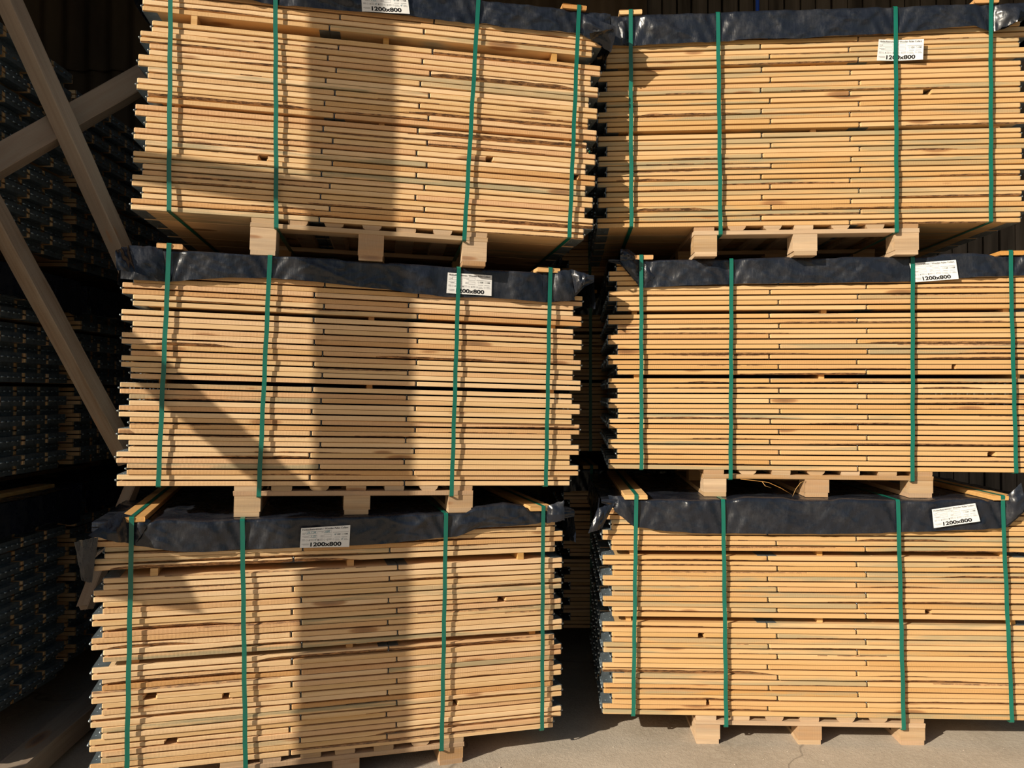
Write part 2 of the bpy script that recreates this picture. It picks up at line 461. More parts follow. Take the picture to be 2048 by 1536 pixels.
# every other collar (behind those above) as one object
mb = MB()
def raw_box(F, x0, x1, y0, y1, z0, z1, m):
    vs = [F @ Vector(p) for p in ((x0,y0,z0),(x1,y0,z0),(x1,y1,z0),(x0,y1,z0),(x0,y0,z1),(x1,y0,z1),(x1,y1,z1),(x0,y1,z1))]
    mb.add(vs, [(0,3,2,1),(4,5,6,7),(0,1,5,4),(1,2,6,5),(2,3,7,6),(3,0,4,7)], m)
for n in ST:
    F = frame(n); s = ST[n]
    for i in range(20):
        for row in range(6):
            if n in ('TL','ML','BL','TR','MR','BR') and (row == 0 or (i == 0 and n in ('TL','TR'))): continue
            if (n, i, row) in have: continue
            sh = (-s[5] if i % 2 == 0 else 0) + s[8]*hz(n, i) + R.uniform(-.003, .003)
            z = hz(n, i); y0 = row*ROW + R.uniform(-.001, .003)
            for layer in (0, 1):
                z0 = z + (0 if layer == 0 else TC-TB)
                j = (A_ if (layer == 0) == s[10] else LEN-A_)
                raw_box(F, sh, sh+j-.003, y0, y0+DEP, z0, z0+TB, 0); raw_box(F, sh+j+.003, sh+LEN, y0, y0+DEP, z0, z0+TB, 0)
            for xe, d in ((sh, -1), (sh+LEN, 1)):
                for q in (z+TC, z-.0008): raw_box(F, min(xe+d*.003, xe-d*.055), max(xe+d*.003, xe-d*.055), y0+.012, y0+.183, q, q+.0008, 1)
                for q0, q1 in ((z+TC-TB, z+TC), (z, z+TB)): raw_box(F, min(xe+d*.0015, xe+d*.003), max(xe+d*.0015, xe+d*.003), y0+.012, y0+.183, q0, q1, 1)
                for yy in (.024, .1, .138): raw_box(F, min(xe+d*.003, xe+d*.011), max(xe+d*.003, xe+d*.011), y0+yy, y0+yy+.033, z+TC/2-.004, z+TC/2+.004, 1)
o = link_mesh('pallet_collars', mb.mesh('pallet_collars', [M_PINE, M_STEEL]))
o.color = (.3, .1, 0, 1)
tag(o, 'rear rows of folded pine pallet collars behind the front ones and in the dark', 'pallet collars', None, 'stuff')

# ------------------------------------------------------------------ pallets, sticks, battens
PAL = {'TL':(.458,1.504),'ML':(.43,1.484),'BL':(.462,1.523),'TR':(.424,1.484),'MR':(.423,1.513),'BR':(.402,1.478)}
for n in ST:
    if n not in PAL: PAL[n] = (.43, 1.49)
BELOW = {'TL':'ML','ML':'BL','TR':'MR','MR':'BR','DT':'DM','DM':'DB','ET':'EM','EM':'EB','GT':'GM','GM':'GB'}
def support_w(n, u, y):
    """local w of the surface the pallet stands on, below local (u, y)"""
    F = frame(n); P = F @ Vector((u, y, 0))
    if n in BELOW:
        m = BELOW[n]; G = frame(m).inverted()
        up = frame(m) @ Vector((0, 0, 0))
        q = G @ P
        z = (frame(m) @ Vector((q.x, q.y, top(m)+.0045))).z
    else: z = ground_z(P.x)
    return z - P.z
def pallet(n, label, group):
    u0, u1 = PAL[n]; F = frame(n)
    root = empty('pallet', F @ Matrix.Translation((u0, .002, support_w(n, u0, 0))))
    tag(root, label, 'pallet', group)
    off = Vector((u0, .002, support_w(n, u0, 0)))
    W = u1-u0; tb = .0215
    def place(mb, name, lab=None):
        me = mb.mesh(name, [M_PALLET])
        for v in me.vertices: v.co = v.co - off + Vector((0, .002, 0))
        me.update()
        o = link_mesh(name, me, root)
        if lab: o['label'] = lab
    zd = -.0012
    for k in range(7):
        w = .098 if k in (0, 6) else .088
        c = u0 + w/2 + (W-w)*k/6 + (R.uniform(-.008, .008) if 0 < k < 6 else 0)
        # end profile rounded like the real offcuts
        mb = MB(); prof = []
        rnd = R.choice((0, 0, .008, .014)) if 0 < k < 6 else 0
        b0 = [(c-w/2, 0), (c+w/2, 0), (c+w/2-rnd*.4, -tb*.6), (c+w/2-rnd-.002, -tb), (c-w/2+rnd+.002, -tb), (c-w/2+rnd*.4, -tb*.6)]
        vs = []
        y0 = R.uniform(.0, .012); y1 = 1.2
        for y in (y0, y1):
            for (x, z) in b0: vs.append((x, y, zd+z))
        mb.add(vs, [(j, (j+1)%6, 6+(j+1)%6, 6+j) for j in range(6)] + [tuple(range(5,-1,-1)), tuple(range(6,12))])
        place(mb, 'deck_board')
    zs = zd-tb
    for y in (.0, .55, 1.1):
        mb = bevelbox(u0-.003, u1+.003, y, y+.1, zs-tb, zs, .002, jit=.002); place(mb, 'stringer_board')
    bw = .112
    ys = (.0, .545, 1.09)
    for xc in (u0+bw/2, (u0+u1)/2, u1-bw/2):
        for y in ys:
            wl = support_w(n, xc-bw/2, y); wr = support_w(n, xc+bw/2, y)
            mb = MB(); x0, x1 = xc-bw/2+R.uniform(-.003, .003), xc+bw/2+R.uniform(-.003, .003)
            zt = zs-tb; y0, y1 = y+R.uniform(0, .003), y+.108
            mb.add([(x0,y0,wl+tb),(x1,y0,wr+tb),(x1,y1,wr+tb),(x0,y1,wl+tb),(x0,y0,zt),(x1,y0,zt),(x1,y1,zt),(x0,y1,zt)],
                   [(0,3,2,1),(4,5,6,7),(0,1,5,4),(1,2,6,5),(2,3,7,6),(3,0,4,7)])
            place(mb, 'block')
        mb = MB(); x0, x1 = xc-bw/2+.002, xc+bw/2-.004
        q = [support_w(n, x0, 0), support_w(n, x1, 0), support_w(n, x1, 1.2), support_w(n, x0, 1.2)]
        vs = [(x0,.0,q[0]+.0),(x1,.0,q[1]),(x1,1.2,q[2]),(x0,1.2,q[3]),(x0,.0,q[0]+tb),(x1,.0,q[1]+tb),(x1,1.2,q[2]+tb),(x0,1.2,q[3]+tb)]
        mb.add(vs, [(0,3,2,1),(4,5,6,7),(0,1,5,4),(1,2,6,5),(2,3,7,6),(3,0,4,7)]); place(mb, 'runner_board')
    return root, off
PL = {'TL':'light wooden pallet on black film under the upper left stack','ML':'light wooden pallet on black film under the middle left stack','BL':'wooden pallet on the ground under the lower left stack, cut by the frame',
 'TR':'light wooden pallet under the upper right stack','MR':'light wooden pallet with hanging fibres under the middle right stack','BR':'wooden pallet on sunlit concrete under the lower right stack'}
for n in ST:
    root, off = pallet(n, PL.get(n, 'pallet in shadow under the %s' % WHERE[n]), 'pallets under the sunlit stacks' if n in PL else 'pallets in the dark')
    if n == 'MR':
        for pts in ([(.60,-.004,-.045),(.66,-.012,-.05),(.73,-.02,-.058),(.79,-.022,-.085),(.845,-.02,-.118)], [(.70,-.016,-.053),(.715,-.018,-.075),(.745,-.02,-.085)], [(.91,-.004,-.05),(.885,-.015,-.058),(.86,-.02,-.09),(.845,-.022,-.125)]):
            mb = MB(); mb.tube([Vector(p)-off for p in pts], [.0012]*(len(pts)-1)+[.0005], 5)
            o = link_mesh('wood_fibre', mb.mesh('wood_fibre', [M_STICK]), root); o['label'] = 'thin splintered fibre hanging from the pallet'

# small sticks lying in the two open gaps of each stack
STK = {('TL',1):(.173,1.0,1.778),('BL',1):(.19,1.0,1.792),('MR',1):(.086,1.013,1.872),('MR',0):(.096,1.0,1.92),('BR',1):(.101,1.0,1.86),('BR',0):(.082,1.0,1.9)}
for n in ('TL','ML','BL','TR','MR','BR'):
    s = ST[n]; F = frame(n)
    for gi in (0, 1):
        zb = hz(n, s[9][gi]-1)+TC; ztop = hz(n, s[9][gi])
        for k, u in enumerate(STK.get((n, gi), (.12, 1.0, 1.86))):
            w = .026 if n != 'BL' else .03
            y0 = .006 if (n, gi) in (('TL',1),('BL',1)) and k != 1 else .028
            root_m = F @ Matrix.Translation((u-w/2 + s[8]*zb, y0, zb+.0004))
            me = bevelbox(0, 1.14, 0, w, 0, max(.004, ztop-zb-.0008), .0015, jit=.001).mesh('spacer_stick', [M_STICK])
            for v in me.vertices: v.co = Vector((v.co.y, v.co.x, v.co.z))
            me.flip_normals(); me.update()
            o = link_mesh('spacer_stick', me)
            l, r, _ = root_m.decompose(); o.location = l; o.rotation_euler = r.to_euler()
            tag(o, 'small wood spacer stick, %s, in the %s gap of the %s' % (('left end','centre','right end')[k], ('lower','upper')[gi], WHERE[n]), 'spacer stick', 'sticks in the gaps between collars')

# ------------------------------------------------------------------ film covers
FB = {'TL':[(0,.115),(.383,.115),(.532,.124),(.835,.117),(1.116,.107),(1.207,.113),(1.394,.115),(1.463,.101),(1.54,.116),(1.883,.102),(1.95,.095)],
 'ML':[(.128,.137),(.302,.114),(.538,.096),(.682,.099),(1.033,.119),(1.335,.139),(1.549,.13),(1.809,.138),(1.935,.125),(2.0,.055),(2.05,.03)],
 'BL':[(-.05,.03),(0,.04),(.08,.08),(.112,.093),(.258,.12),(.368,.13),(.54,.127),(.766,.127),(1.082,.126),(1.207,.119),(1.392,.108),(1.474,.104),(1.564,.07),(1.857,.058),(1.93,.04),(2.05,.03)],
 'TR':[(.067,.145),(.123,.149),(.496,.142),(.544,.141),(.713,.132),(.926,.14),(1.07,.132),(1.358,.126),(1.742,.1),(1.813,.130),(1.88,.12),(1.97,.06),(2.05,.03)],
 'MR':[(-.05,.006),(.012,.02),(.112,.135),(.133,.137),(.302,.128),(.671,.121),(1.125,.12),(1.405,.118),(1.63,.103),(1.863,.095),(1.937,.091)],
 'BR':[(-.05,.01),(.02,.04),(.100,.12),(.108,.127),(.235,.146),(.455,.16),(.756,.158),(.895,.162),(1.203,.156),(1.407,.148),(1.821,.13),(1.87,.12),(1.94,.05),(2.05,.02)]}
FT = {'TL':[(0,.004),(2,.004)],'ML':[(.06,.003),(.551,.004),(.897,.010),(1.352,.003),(1.796,.004)],
 'BL':[(.105,.009),(.25,.012),(.347,.004),(.507,.004),(.777,.008),(1.081,.004),(1.405,.010),(1.52,.03),(1.609,.034),(1.708,.046),(1.80,.03),(1.877,.006)],
 'TR':[(0,.004),(.5,.004),(.58,.008),(.93,.006),(1.8,.004)],'MR':[(.185,.004),(.528,.004),(.89,.012),(1.365,.004),(1.507,.016),(1.7,.02),(1.833,.006)],
 'BR':[(.14,.004),(.5,.004),(.65,.018),(.9,.012),(1.088,.012),(1.35,.004),(1.7,.012),(1.843,.004)]}
EARS = {
'TL': [[(1.885,-.01,.004),(2.076,-.05,-.076),(2.061,0,-.172),(1.902,-.01,-.1)],[(1.94,-.06,-.119),(2.078,-.04,-.071),(2.088,.1,-.126),(2.015,.12,-.152)]],
'ML': [[(-.018,-.02,.008),(.111,-.012,.010),(.132,-.012,-.139),(.019,-.06,-.111)],[(-.057,-.08,-.029),(-.018,-.02,.008),(.019,-.06,-.111),(-.047,-.09,-.109)],[(1.793,-.013,-.001),(1.926,-.03,.023),(1.955,-.02,-.124),(1.797,-.013,-.136)],[(1.926,-.03,.023),(2.006,-.06,0),(1.98,-.06,-.054),(1.951,-.03,-.092)]],
'BL': [[(.051,-.012,.046),(.173,-.012,.008),(.115,-.03,-.09),(-.04,-.12,-.029)],[(-.111,-.02,-.069),(-.016,-.05,-.045),(-.047,0,-.243),(-.085,0,-.23)],[(1.868,-.013,.014),(1.982,-.05,.056),(1.984,-.06,-.038),(1.891,-.02,-.057)],[(2.03,.05,-.001),(2.062,.1,-.039),(2.128,.2,-.198),(2.058,.1,-.113)]],
'TR': [[(.054,-.02,-.036),(.118,-.013,-.013),(.149,-.013,-.15),(.077,-.03,-.147)],[(1.807,-.014,-.006),(1.942,-.05,-.02),(1.909,-.06,-.109),(1.817,-.02,-.135)]],
'MR': [[(.011,-.03,.055),(.051,-.02,.056),(.116,-.013,.003),(.01,-.04,-.006)],[(.01,-.04,-.006),(.115,-.02,.006),(.182,-.013,-.08),(.11,-.018,-.14)]],
'BR': [[(-.014,-.005,.023),(.115,-.012,.008),(.108,-.013,-.127),(.015,-.03,-.052)],[(-.066,-.05,-.033),(.015,-.03,-.014),(-.047,-.05,-.133),(-.115,-.08,-.15)],[(1.822,-.013,-.016),(1.913,-.04,.089),(1.929,-.05,-.027),(1.847,-.02,-.126)]]}
STRAPS = {'TL':[(.085,.121),(.523,.569),(1.423,1.397),(1.895,1.886)],'ML':[(.139,.126),(.552,.535),(1.39,1.383),(1.828,1.832)],'BL':[(.101,.102),(.534,.567),(1.421,1.417),(1.889,1.899)],
 'TR':[(.116,.118),(.537,.546),(1.374,1.373),(1.812,1.806)],'MR':[(.114,.115),(.555,.549),(1.417,1.411),(1.867,1.889)],'BR':[(.121,.100),(.536,.542),(1.357,1.372),(1.837,1.87)]}
def film(n, label, group):
    H = top(n); F = frame(n); mb = MB()
    fb = FB.get(n, [(0,.14),(1,.13),(2,.15)]); ft = FT.get(n, [(0,.005),(2,.005)])
    st = [a for a, _ in STRAPS.get(n, [(.12,.12),(.54,.54),(1.39,1.39),(1.86,1.86)])]
    sd = {'TL':1,'ML':2,'BL':3,'TR':4,'MR':5,'BR':6}.get(n, 9+len(n))
    up = [m for m in BELOW if BELOW[m] == n]
    def mask(u):
        k = 1
        for c in (.487, .965, 1.43): k = min(k, smooth(.07, .14, abs(u-c)))
        for c in (st[0], st[3]): k = min(k, smooth(.05, .10, abs(u-c)))
        return k
    LZ = {'ML':(1.30,1.60),'MR':(1.37,1.66)}.get(n)
    def pin(u):
        p = min(smooth(.014, .11, abs(u-c)) for c in st)
        return p*(1-.92*smooth(LZ[0]-.06, LZ[0], u)*(1-smooth(LZ[1], LZ[1]+.06, u))) if LZ else p
    nu = 230; cols = [-.048 + 2.096*i/nu for i in range(nu+1)]
    rows = []
    for j in range(31):
        y = 1.225 - 1.225*j/30
        r = []
        for u in cols:
            m_ = mask(u)
            a = .5+.5*noise.noise((u*3+sd, y*4, 1)); bb = abs(noise.noise((u*11, y*9+sd, 4)))
            w = .0022 + m_*(.020*a*bb + .012*max(0, noise.noise((u*6+y*7, sd, 2))))
            fr = smooth(.22, 0, y)
            w = w*(1-fr) + max(.0022, interp(ft, u)*(m_ if up else 1))*fr
            r.append((u, y, H+w))
        rows.append(r)
    fl = []
    K = 18
    for j in range(1, K+1):
        t = j/K; r = []
        for ci, u in enumerate(cols):
            d = interp(fb, u) + .004*noise.noise((u*9, sd, 6))
            a = noise.noise((u*7+sd, t*1.5, 3)); c = noise.noise((u*19+sd+t*2.5, t*2, 5)); e = noise.noise((u*4-t*1.2, sd, 8))
            amp = pin(u)
            ridge = (1-abs(noise.noise((u*8-t*1.6+sd, t*1.2, 14)))*2.2)
            rid2 = (1-abs(noise.noise((u*15+t*2.4, t*1.7+sd, 19)))*2.2)
            bulge = .0015 + .010*amp*(.5+.5*a) + .006*amp*max(0, c) + .018*amp*max(0, e)*math.sin(math.pi*min(1, t*1.15)) + amp*(.006*max(0, ridge)**3 + .0035*max(0, rid2)**3)*(1-.45*t)
            for cc in st:     # creases that fan from the strap
                q = abs(u-cc)
                if q < .16 and not (LZ and LZ[0]-.03 < u < LZ[1]+.03): bulge += .004*math.sin(q*95+t*6)*(1-q/.16)*smooth(0, .02, q)
            flare = .010*t*amp*max(0, noise.noise((u*3.1, sd, 12)))
            wt = rows[-1][ci][2]-H
            r.append((u, -.0085 - max(-.001, bulge) - flare, H + wt*(1-smooth(0, .25, t)) - d*t + (.002 if j == 1 else 0)))
        fl.append(r)
    mb.grid(rows + fl)
    # side flaps along both ends, going back
    for sg, ux in ((-1, -.05), (1, 2.05)):
        rr = []
        for j in range(9):
            t = j/8; r = []
            for i in range(41):
                y = 1.225*i/40
                a = noise.noise((y*5, t*2, sd+sg*3)); e = noise.noise((y*11, sd, 5+sg))
                dd = .16 + .05*noise.noise((y*3, sd, sg*4))
                r.append((ux + sg*(.004+.016*t*(.6+a) + .008*t*e), y, H + .003 - dd*t))
            rr.append(r)
        mb.grid(rr)
    for ei, q in enumerate(EARS.get(n, [])):
        A, B, Cc, D = [Vector(p) for p in q]; G = []
        for i in range(11):
            s_ = i/10; r = []
            for j in range(11):
                t = j/10
                p = (A*(1-t)+B*t)*(1-s_) + (D*(1-t)+Cc*t)*s_
                k = math.sin(math.pi*s_)*math.sin(math.pi*t)
                p = p + Vector((0, -.014*k*(1+noise.noise((t*4+ei, s_*4, sd))) - .008*noise.noise((t*7, s_*5+ei*3, sd+2)), .006*noise.noise((t*6, s_*3, sd+ei))))
                yy = min(p.y, -.0105) if -.04 < p.x < 2.02 and p.z < .002 else p.y
                kk = min(smooth(.012, .035, abs(p.x-c)) for c in st)
                if yy < -.0105: yy = -.0112 + (yy+.0112)*kk
                r.append((p.x, yy, H+p.z))
            G.append(r)
        mb.grid(G)
    me = mb.mesh('film_cover', [M_FILM])
    o = link_mesh('film_cover', me)
    l, r, _ = F.decompose(); o.location = l; o.rotation_euler = r.to_euler()
    tag(o, label, 'plastic film', group)
    return o
for n in ('TL','ML','BL','TR','MR','BR'):
    film(n, {'TL':'black plastic film over the upper left stack, torn corner hanging at its right','ML':'wrinkled black plastic film over the middle left stack','BL':'loose wrinkled black plastic film over the lower left stack',
     'TR':'smooth black plastic film over the upper right stack','MR':'black plastic film folded over the middle right stack','BR':'wrinkled black plastic film over the lower right stack'}[n], 'black film covers on the sunlit stacks')
for n in ('DB','DM','EB','EM','GB','GM','GT'):
    film(n, 'unlit black plastic film on the %s' % WHERE[n], 'film covers in the dark')

# ------------------------------------------------------------------ battens under the outer straps
BAT = {'TL':[(.03,.14,False),(1.815,1.931,True)],'TR':[(.06,.172,True),(1.736,1.849,True)],'ML':[(.089,.193,True),(1.764,1.875,True)],
 'MR':[(.075,.173,True),(1.821,1.93,True)],'BL':[(.048,.152,True),(1.824,1.939,True)],'BR':[(.063,.176,True),(1.79,1.90,True)]}
for n in BAT:
    F = frame(n); H = top(n)
    for k, (a, b_, vis) in enumerate(BAT[n]):
        M = F @ Matrix.Translation((a, -.022, H+.004))
        me = bevelbox(0, 1.245, 0, b_-a, 0, .0215, .003, jit=.003).mesh('batten', [M_STICK])
        for v in me.vertices: v.co = Vector((v.co.y, v.co.x, v.co.z))
        me.flip_normals(); me.update()
        o = link_mesh('batten', me)
        l, r, _ = M.decompose(); o.location = l; o.rotation_euler = r.to_euler()
        tag(o, 'flat wood batten on the film, %s end of the %s' % (('left','right')[k], WHERE[n]), 'batten', 'battens on the film covers')
for n in ('DB','DM','GB','GM'):
    F = frame(n); H = top(n)
    for k, a in enumerate((.08, 1.83)):
        M = F @ Matrix.Translation((a, -.01, H+.004))
        me = bevelbox(0, 1.22, 0, .1, 0, .0215, .003).mesh('batten', [M_STICK])
        for v in me.vertices: v.co = Vector((v.co.y, v.co.x, v.co.z))
        me.flip_normals(); me.update()
        o = link_mesh('batten', me); l, r, _ = M.decompose(); o.location = l; o.rotation_euler = r.to_euler()
        tag(o, 'unlit batten, %s end of the %s' % (('left','right')[k], WHERE[n]), 'batten', 'battens in the dark')

# ------------------------------------------------------------------ straps
def ribbon(path, w, t):
    """closed flat band; path = list of Vector (u,n,w), width along u"""
    mb = MB(); k = len(path); vs = []; cen = sum(path, Vector())/k
    for i, p in enumerate(path):
        d = (path[(i+1) % k] - path[i-1]); d.x = 0
        d.normalize(); nr = Vector((0, d.z, -d.y))
        if nr.dot(p-cen) < 0: nr = -nr
        for sx in (-w/2, w/2):
            for q in (0, t): vs.append(p + Vector((sx, 0, 0)) + nr*q)
    fs = []
    for i in range(k):
        a = i*4; b_ = ((i+1) % k)*4
        for x, y in ((0, 1), (1, 3), (3, 2), (2, 0)): fs.append((a+x, a+y, b_+y, b_+x))
    mb.add(vs, fs); return mb
POSW = ['leftmost','second from left','third from left','rightmost']
def strap(n, k, ut, ub, label, group):
    H = top(n); F = frame(n); outer = k in (0, 3)
    y0 = -.0175; y1 = 1.232; bat = outer and (n in BAT or n in ('DB','DM','GB','GM'))
    wt = H + (.0268 if bat else .0045)
    wb = -.0032 if outer else -.0475
    yf = -.024 if bat else y0
    path = []
    def U(w): return ub + (ut-ub)*(w-wb)/(wt-wb)
    P = lambda u, y, w: path.append(Vector((u, y, w)))
    P(U(wb)+.0, .0, wb); P(U(wb), y0+.004, wb); P(U(wb), y0, wb+.004)
    for i in range(1, 14):
        w = wb + (H-.15-wb)*i/14
        P(U(w)+.0012*math.sin(i*1.7+k), y0 - .0006*math.sin(i*2.1), w)
    if bat:
        P(U(H-.12), y0-.002, H-.12); P(U(H-.05), y0-.003, H-.05); P(U(H), yf+.001, H); P(U(wt), yf-.001, wt-.004); P(U(wt), yf+.003, wt)
    else:
        P(U(H-.12), y0-.001, H-.12); P(U(H-.04), y0, H-.04); P(U(H), y0, H-.003); P(U(wt), y0+.006, wt)
    for y in (.2, .6, 1.0): P(ut, y, wt+(.003*(y-.2) if not bat else 0))
    P(ut, y1-.005, wt); P(ut, y1, wt-.005); P(ub, y1, wb+.005); P(ub, y1-.005, wb)
    for y in (.8, .4): P(ub, y, wb)
    me = ribbon(path, .019, .0009).mesh('strap', [M_STRAP])
    bm = bmesh.new(); bm.from_mesh(me); bmesh.ops.recalc_face_normals(bm, faces=bm.faces); bm.to_mesh(me); bm.free()
    o = link_mesh('strap', me); l, r, _ = F.decompose(); o.location = l; o.rotation_euler = r.to_euler()
    tag(o, label, 'strap', group)
for n in STRAPS:
    for k, (a, b_) in enumerate(STRAPS[n]):
        strap(n, k, a, b_, 'green plastic strap round the %s, %s of its four' % (WHERE[n], POSW[k]), 'green straps on the sunlit stacks')
for n in ('GB','GM','GT'):
    strap(n, 0, .135, .135, 'dark green strap, leftmost round the %s' % WHERE[n], 'straps in the dark')

# ------------------------------------------------------------------ paper labels
def text_mesh(body, width, height, bold=0.0, shear=0.0):
    cu = bpy.data.curves.new('t', 'FONT'); cu.body = body; cu.size = 1; cu.offset = bold; cu.shear = shear; cu.resolution_u = 3
    o = bpy.data.objects.new('t', cu); C.objects.link(o)
    dg = bpy.context.evaluated_depsgraph_get(); dg.update()
    me = bpy.data.meshes.new_from_object(o.evaluated_get(dg))
    bpy.data.objects.remove(o); bpy.data.curves.remove(cu)
    xs = [v.co.x for v in me.vertices]; ys = [v.co.y for v in me.vertices]
    x0, x1, y0, y1 = min(xs), max(xs), min(ys), max(ys)
    sx = width/(x1-x0); sy = height/(y1-y0)
    vs = [((v.co.x-x0)*sx, (v.co.y-y0)*sy) for v in me.vertices]
    fs = [tuple(p.vertices) for p in me.polygons]
    bpy.data.meshes.remove(me)
    return vs, fs
def label(n, quad, yoff, bend, lab, hand=False):
    """quad: local (u,w) corners TL,TR,BR,BL; x,y in 0..1 map bilinearly onto it"""
    F = frame(n)
    TLc, TRc, BRc, BLc = quad
    base = Vector((BLc[0], -yoff, BLc[1]))
    def mp(x, y, lift=0):
        u = (BLc[0]*(1-x)+BRc[0]*x)*(1-y) + (TLc[0]*(1-x)+TRc[0]*x)*y
        w = (BLc[1]*(1-x)+BRc[1]*x)*(1-y) + (TLc[1]*(1-x)+TRc[1]*x)*y
        return Vector((u, -yoff - bend(x, y) - lift, w)) - base
    root = empty('paper_label', F @ Matrix.Translation(base))
    tag(root, lab, 'label', 'paper size labels on the stacks')
    mb = MB()
    rows = [[mp(i/16, j/6, 0) for i in range(17)] for j in range(7)]
    back = [[mp(i/16, j/6, -.0004) for i in range(17)] for j in range(7)]
    mb.grid(rows); mb.grid([list(reversed(r)) for r in back])
    link_mesh('paper', mb.mesh('paper', [M_PAPER]), root)
    W, Hh = .21, .095
    def put(mb, vs, fs, x, y, m=0):
        mb.add([mp(x+a/W, y+b_/Hh, .0006) for a, b_ in vs], fs, m)
    def rect(mb, x0, y0, x1, y1, m=1):
        k = max(1, int((x1-x0)*12)); 
        for i in range(k):
            a, c = x0+(x1-x0)*i/k, x0+(x1-x0)*(i+1)/k
            mb.add([mp(a, y0, .0006), mp(c, y0, .0006), mp(c, y1, .0006), mp(a, y1, .0006)], [(0,1,2,3)], m)
    def frame_(mb, x0, y0, x1, y1):
        rect(mb, x0, y0, x1, y0+.008); rect(mb, x0, y1-.008, x1, y1)
        rect(mb, x0, y0, x0+.003, y1); rect(mb, x1-.003, y0, x1, y1)
    def ring(mb, x, y, r):
        vs = []; fs = []
        for i in range(12):
            t = i*math.pi/6
            for q in (r, r*.78): vs.append(mp(x+q*math.cos(t)/W, y+q*math.sin(t)/Hh, .0006))
        for i in range(12):
            a = i*2; b_ = ((i+1) % 12)*2; fs.append((a, b_, b_+1, a+1))
        mb.add(vs, fs, 1)
    pr = MB()
    put(pr, *text_mesh('1200x800', .132, .0195, .035), .205, .055)
    put(pr, *text_mesh('Holzaufsatzrahmen / Wooden Pallet Collars', .195, .0082, .01), .03, .865)
    put(pr, *text_mesh('120', .0145, .0072, .01), .735, .575); put(pr, *text_mesh('108', .0145, .0072, .01), .885, .575)
    for t, x in (('A', .165), ('B', .345), ('C', .53)): put(pr, *text_mesh(t, .006, .0068, .012), x, .335)
    for x in (.125, .30, .485, .67, .84): ring(pr, x, .375, .0037)
    for x in (.70, .85): ring(pr, x, .61, .0037)
    for x0, x1, y in ((.03,.10,.73),(.03,.085,.66),(.03,.15,.55),(.07,.15,.51),(.345,.46,.78),(.42,.46,.73),(.40,.46,.57),(.40,.46,.51),(.65,.97,.70),(.69,.80,.47),(.83,.95,.47),
                      (.03,.09,.40),(.03,.09,.35),(.20,.27,.40),(.20,.27,.35),(.38,.45,.40),(.38,.45,.35),(.565,.63,.40),(.565,.63,.35),(.70,.78,.38),(.70,.80,.33),(.88,.95,.38),(.88,.97,.33),
                      (.03,.175,.18),(.06,.175,.13)): rect(pr, x0, y, x1, y+.016)
    for q in ((.10,.68,.33,.81),(.16,.50,.33,.62),(.47,.69,.62,.82),(.47,.50,.62,.62)): frame_(pr, *q)
    o = link_mesh('printed_text', pr.mesh('printed_text', [M_INK, M_GREYINK]), root); o['label'] = 'black print on the label'
    if hand:
        hd = MB()
        put(hd, *text_mesh(hand[0], .040, .0115, 0, .5), .115, .685); put(hd, *text_mesh(hand[1], .022, .0115, 0, .5), .485, .69)
        put(hd, *text_mesh(hand[2], .024, .010, 0, .5), .20, .505)
        for cx, cy in ((.305, .38), (.705, .61), (.845, .38)):
            put(hd, [(-.004,.001),(-.0015,-.003),(.005,.006),(.0045,.0065),(-.0014,-.001),(-.0036,.0016)], [(0,1,4,5),(1,2,3,4)], cx, cy)
        o = link_mesh('handwriting', hd.mesh('handwriting', [M_TEAL]), root); o['label'] = 'teal handwritten notes'
flat = lambda x, y: .0012*math.sin(x*9)
label('TL', [(.895,1.041),(1.099,1.050),(1.114,.957),(.903,.945)], .030, flat, 'white paper label with teal handwriting on the upper left stack, cut by the frame', ('23.7.24', 'HM', '1.22'))
label('ML', [(1.339,.984),(1.547,.983),(1.547,.887),(1.335,.889)], .0150, lambda x, y: .0 if .1 < x < .4 else .001, 'white 1200x800 paper label on the film of the middle left stack')
label('BL', [(.778,.993),(.988,1.0),(.985,.904),(.774,.908)], .034, flat, 'white paper label with teal handwriting on the lower left stack', ('23.7.24', 'HM', '1.22'))
label('TR', [(1.295,.881),(1.502,.874),(1.497,.776),(1.285,.780)], .013, lambda x, y: .020*max(0, x-.42)**1.2 + .014*max(0, .35-x), 'bent paper label strapped against the wood of the upper right stack')
label('MR', [(1.401,1.01),(1.614,1.023),(1.627,.931),(1.426,.918)], .0150, lambda x, y: .012*max(0, x-.2), 'white paper label tucked under a strap on the middle right stack')
label('BR', [(1.506,1.0),(1.705,1.030),(1.727,.945),(1.514,.912)], .034, flat, 'tilted white paper label on the film of the lower right stack')

# ------------------------------------------------------------------ ground
mb = MB(); rows = []
xs = [-14 + i*.5 for i in range(13)] + [-7.5 + i*.25 for i in range(61)] + [8 + i*.5 for i in range(13)]
xs = sorted(set(round(x, 3) for x in xs))
ysr = [-14 + .5*i for i in range(60)]
for y in ysr: rows.append([(x, y, ground_z(x)) for x in xs])
mb.grid(rows)
o = link_mesh('floor', mb.mesh('floor', [M_GROUND])); tag(o, kind='structure', label='sunlit dusty concrete yard floor')
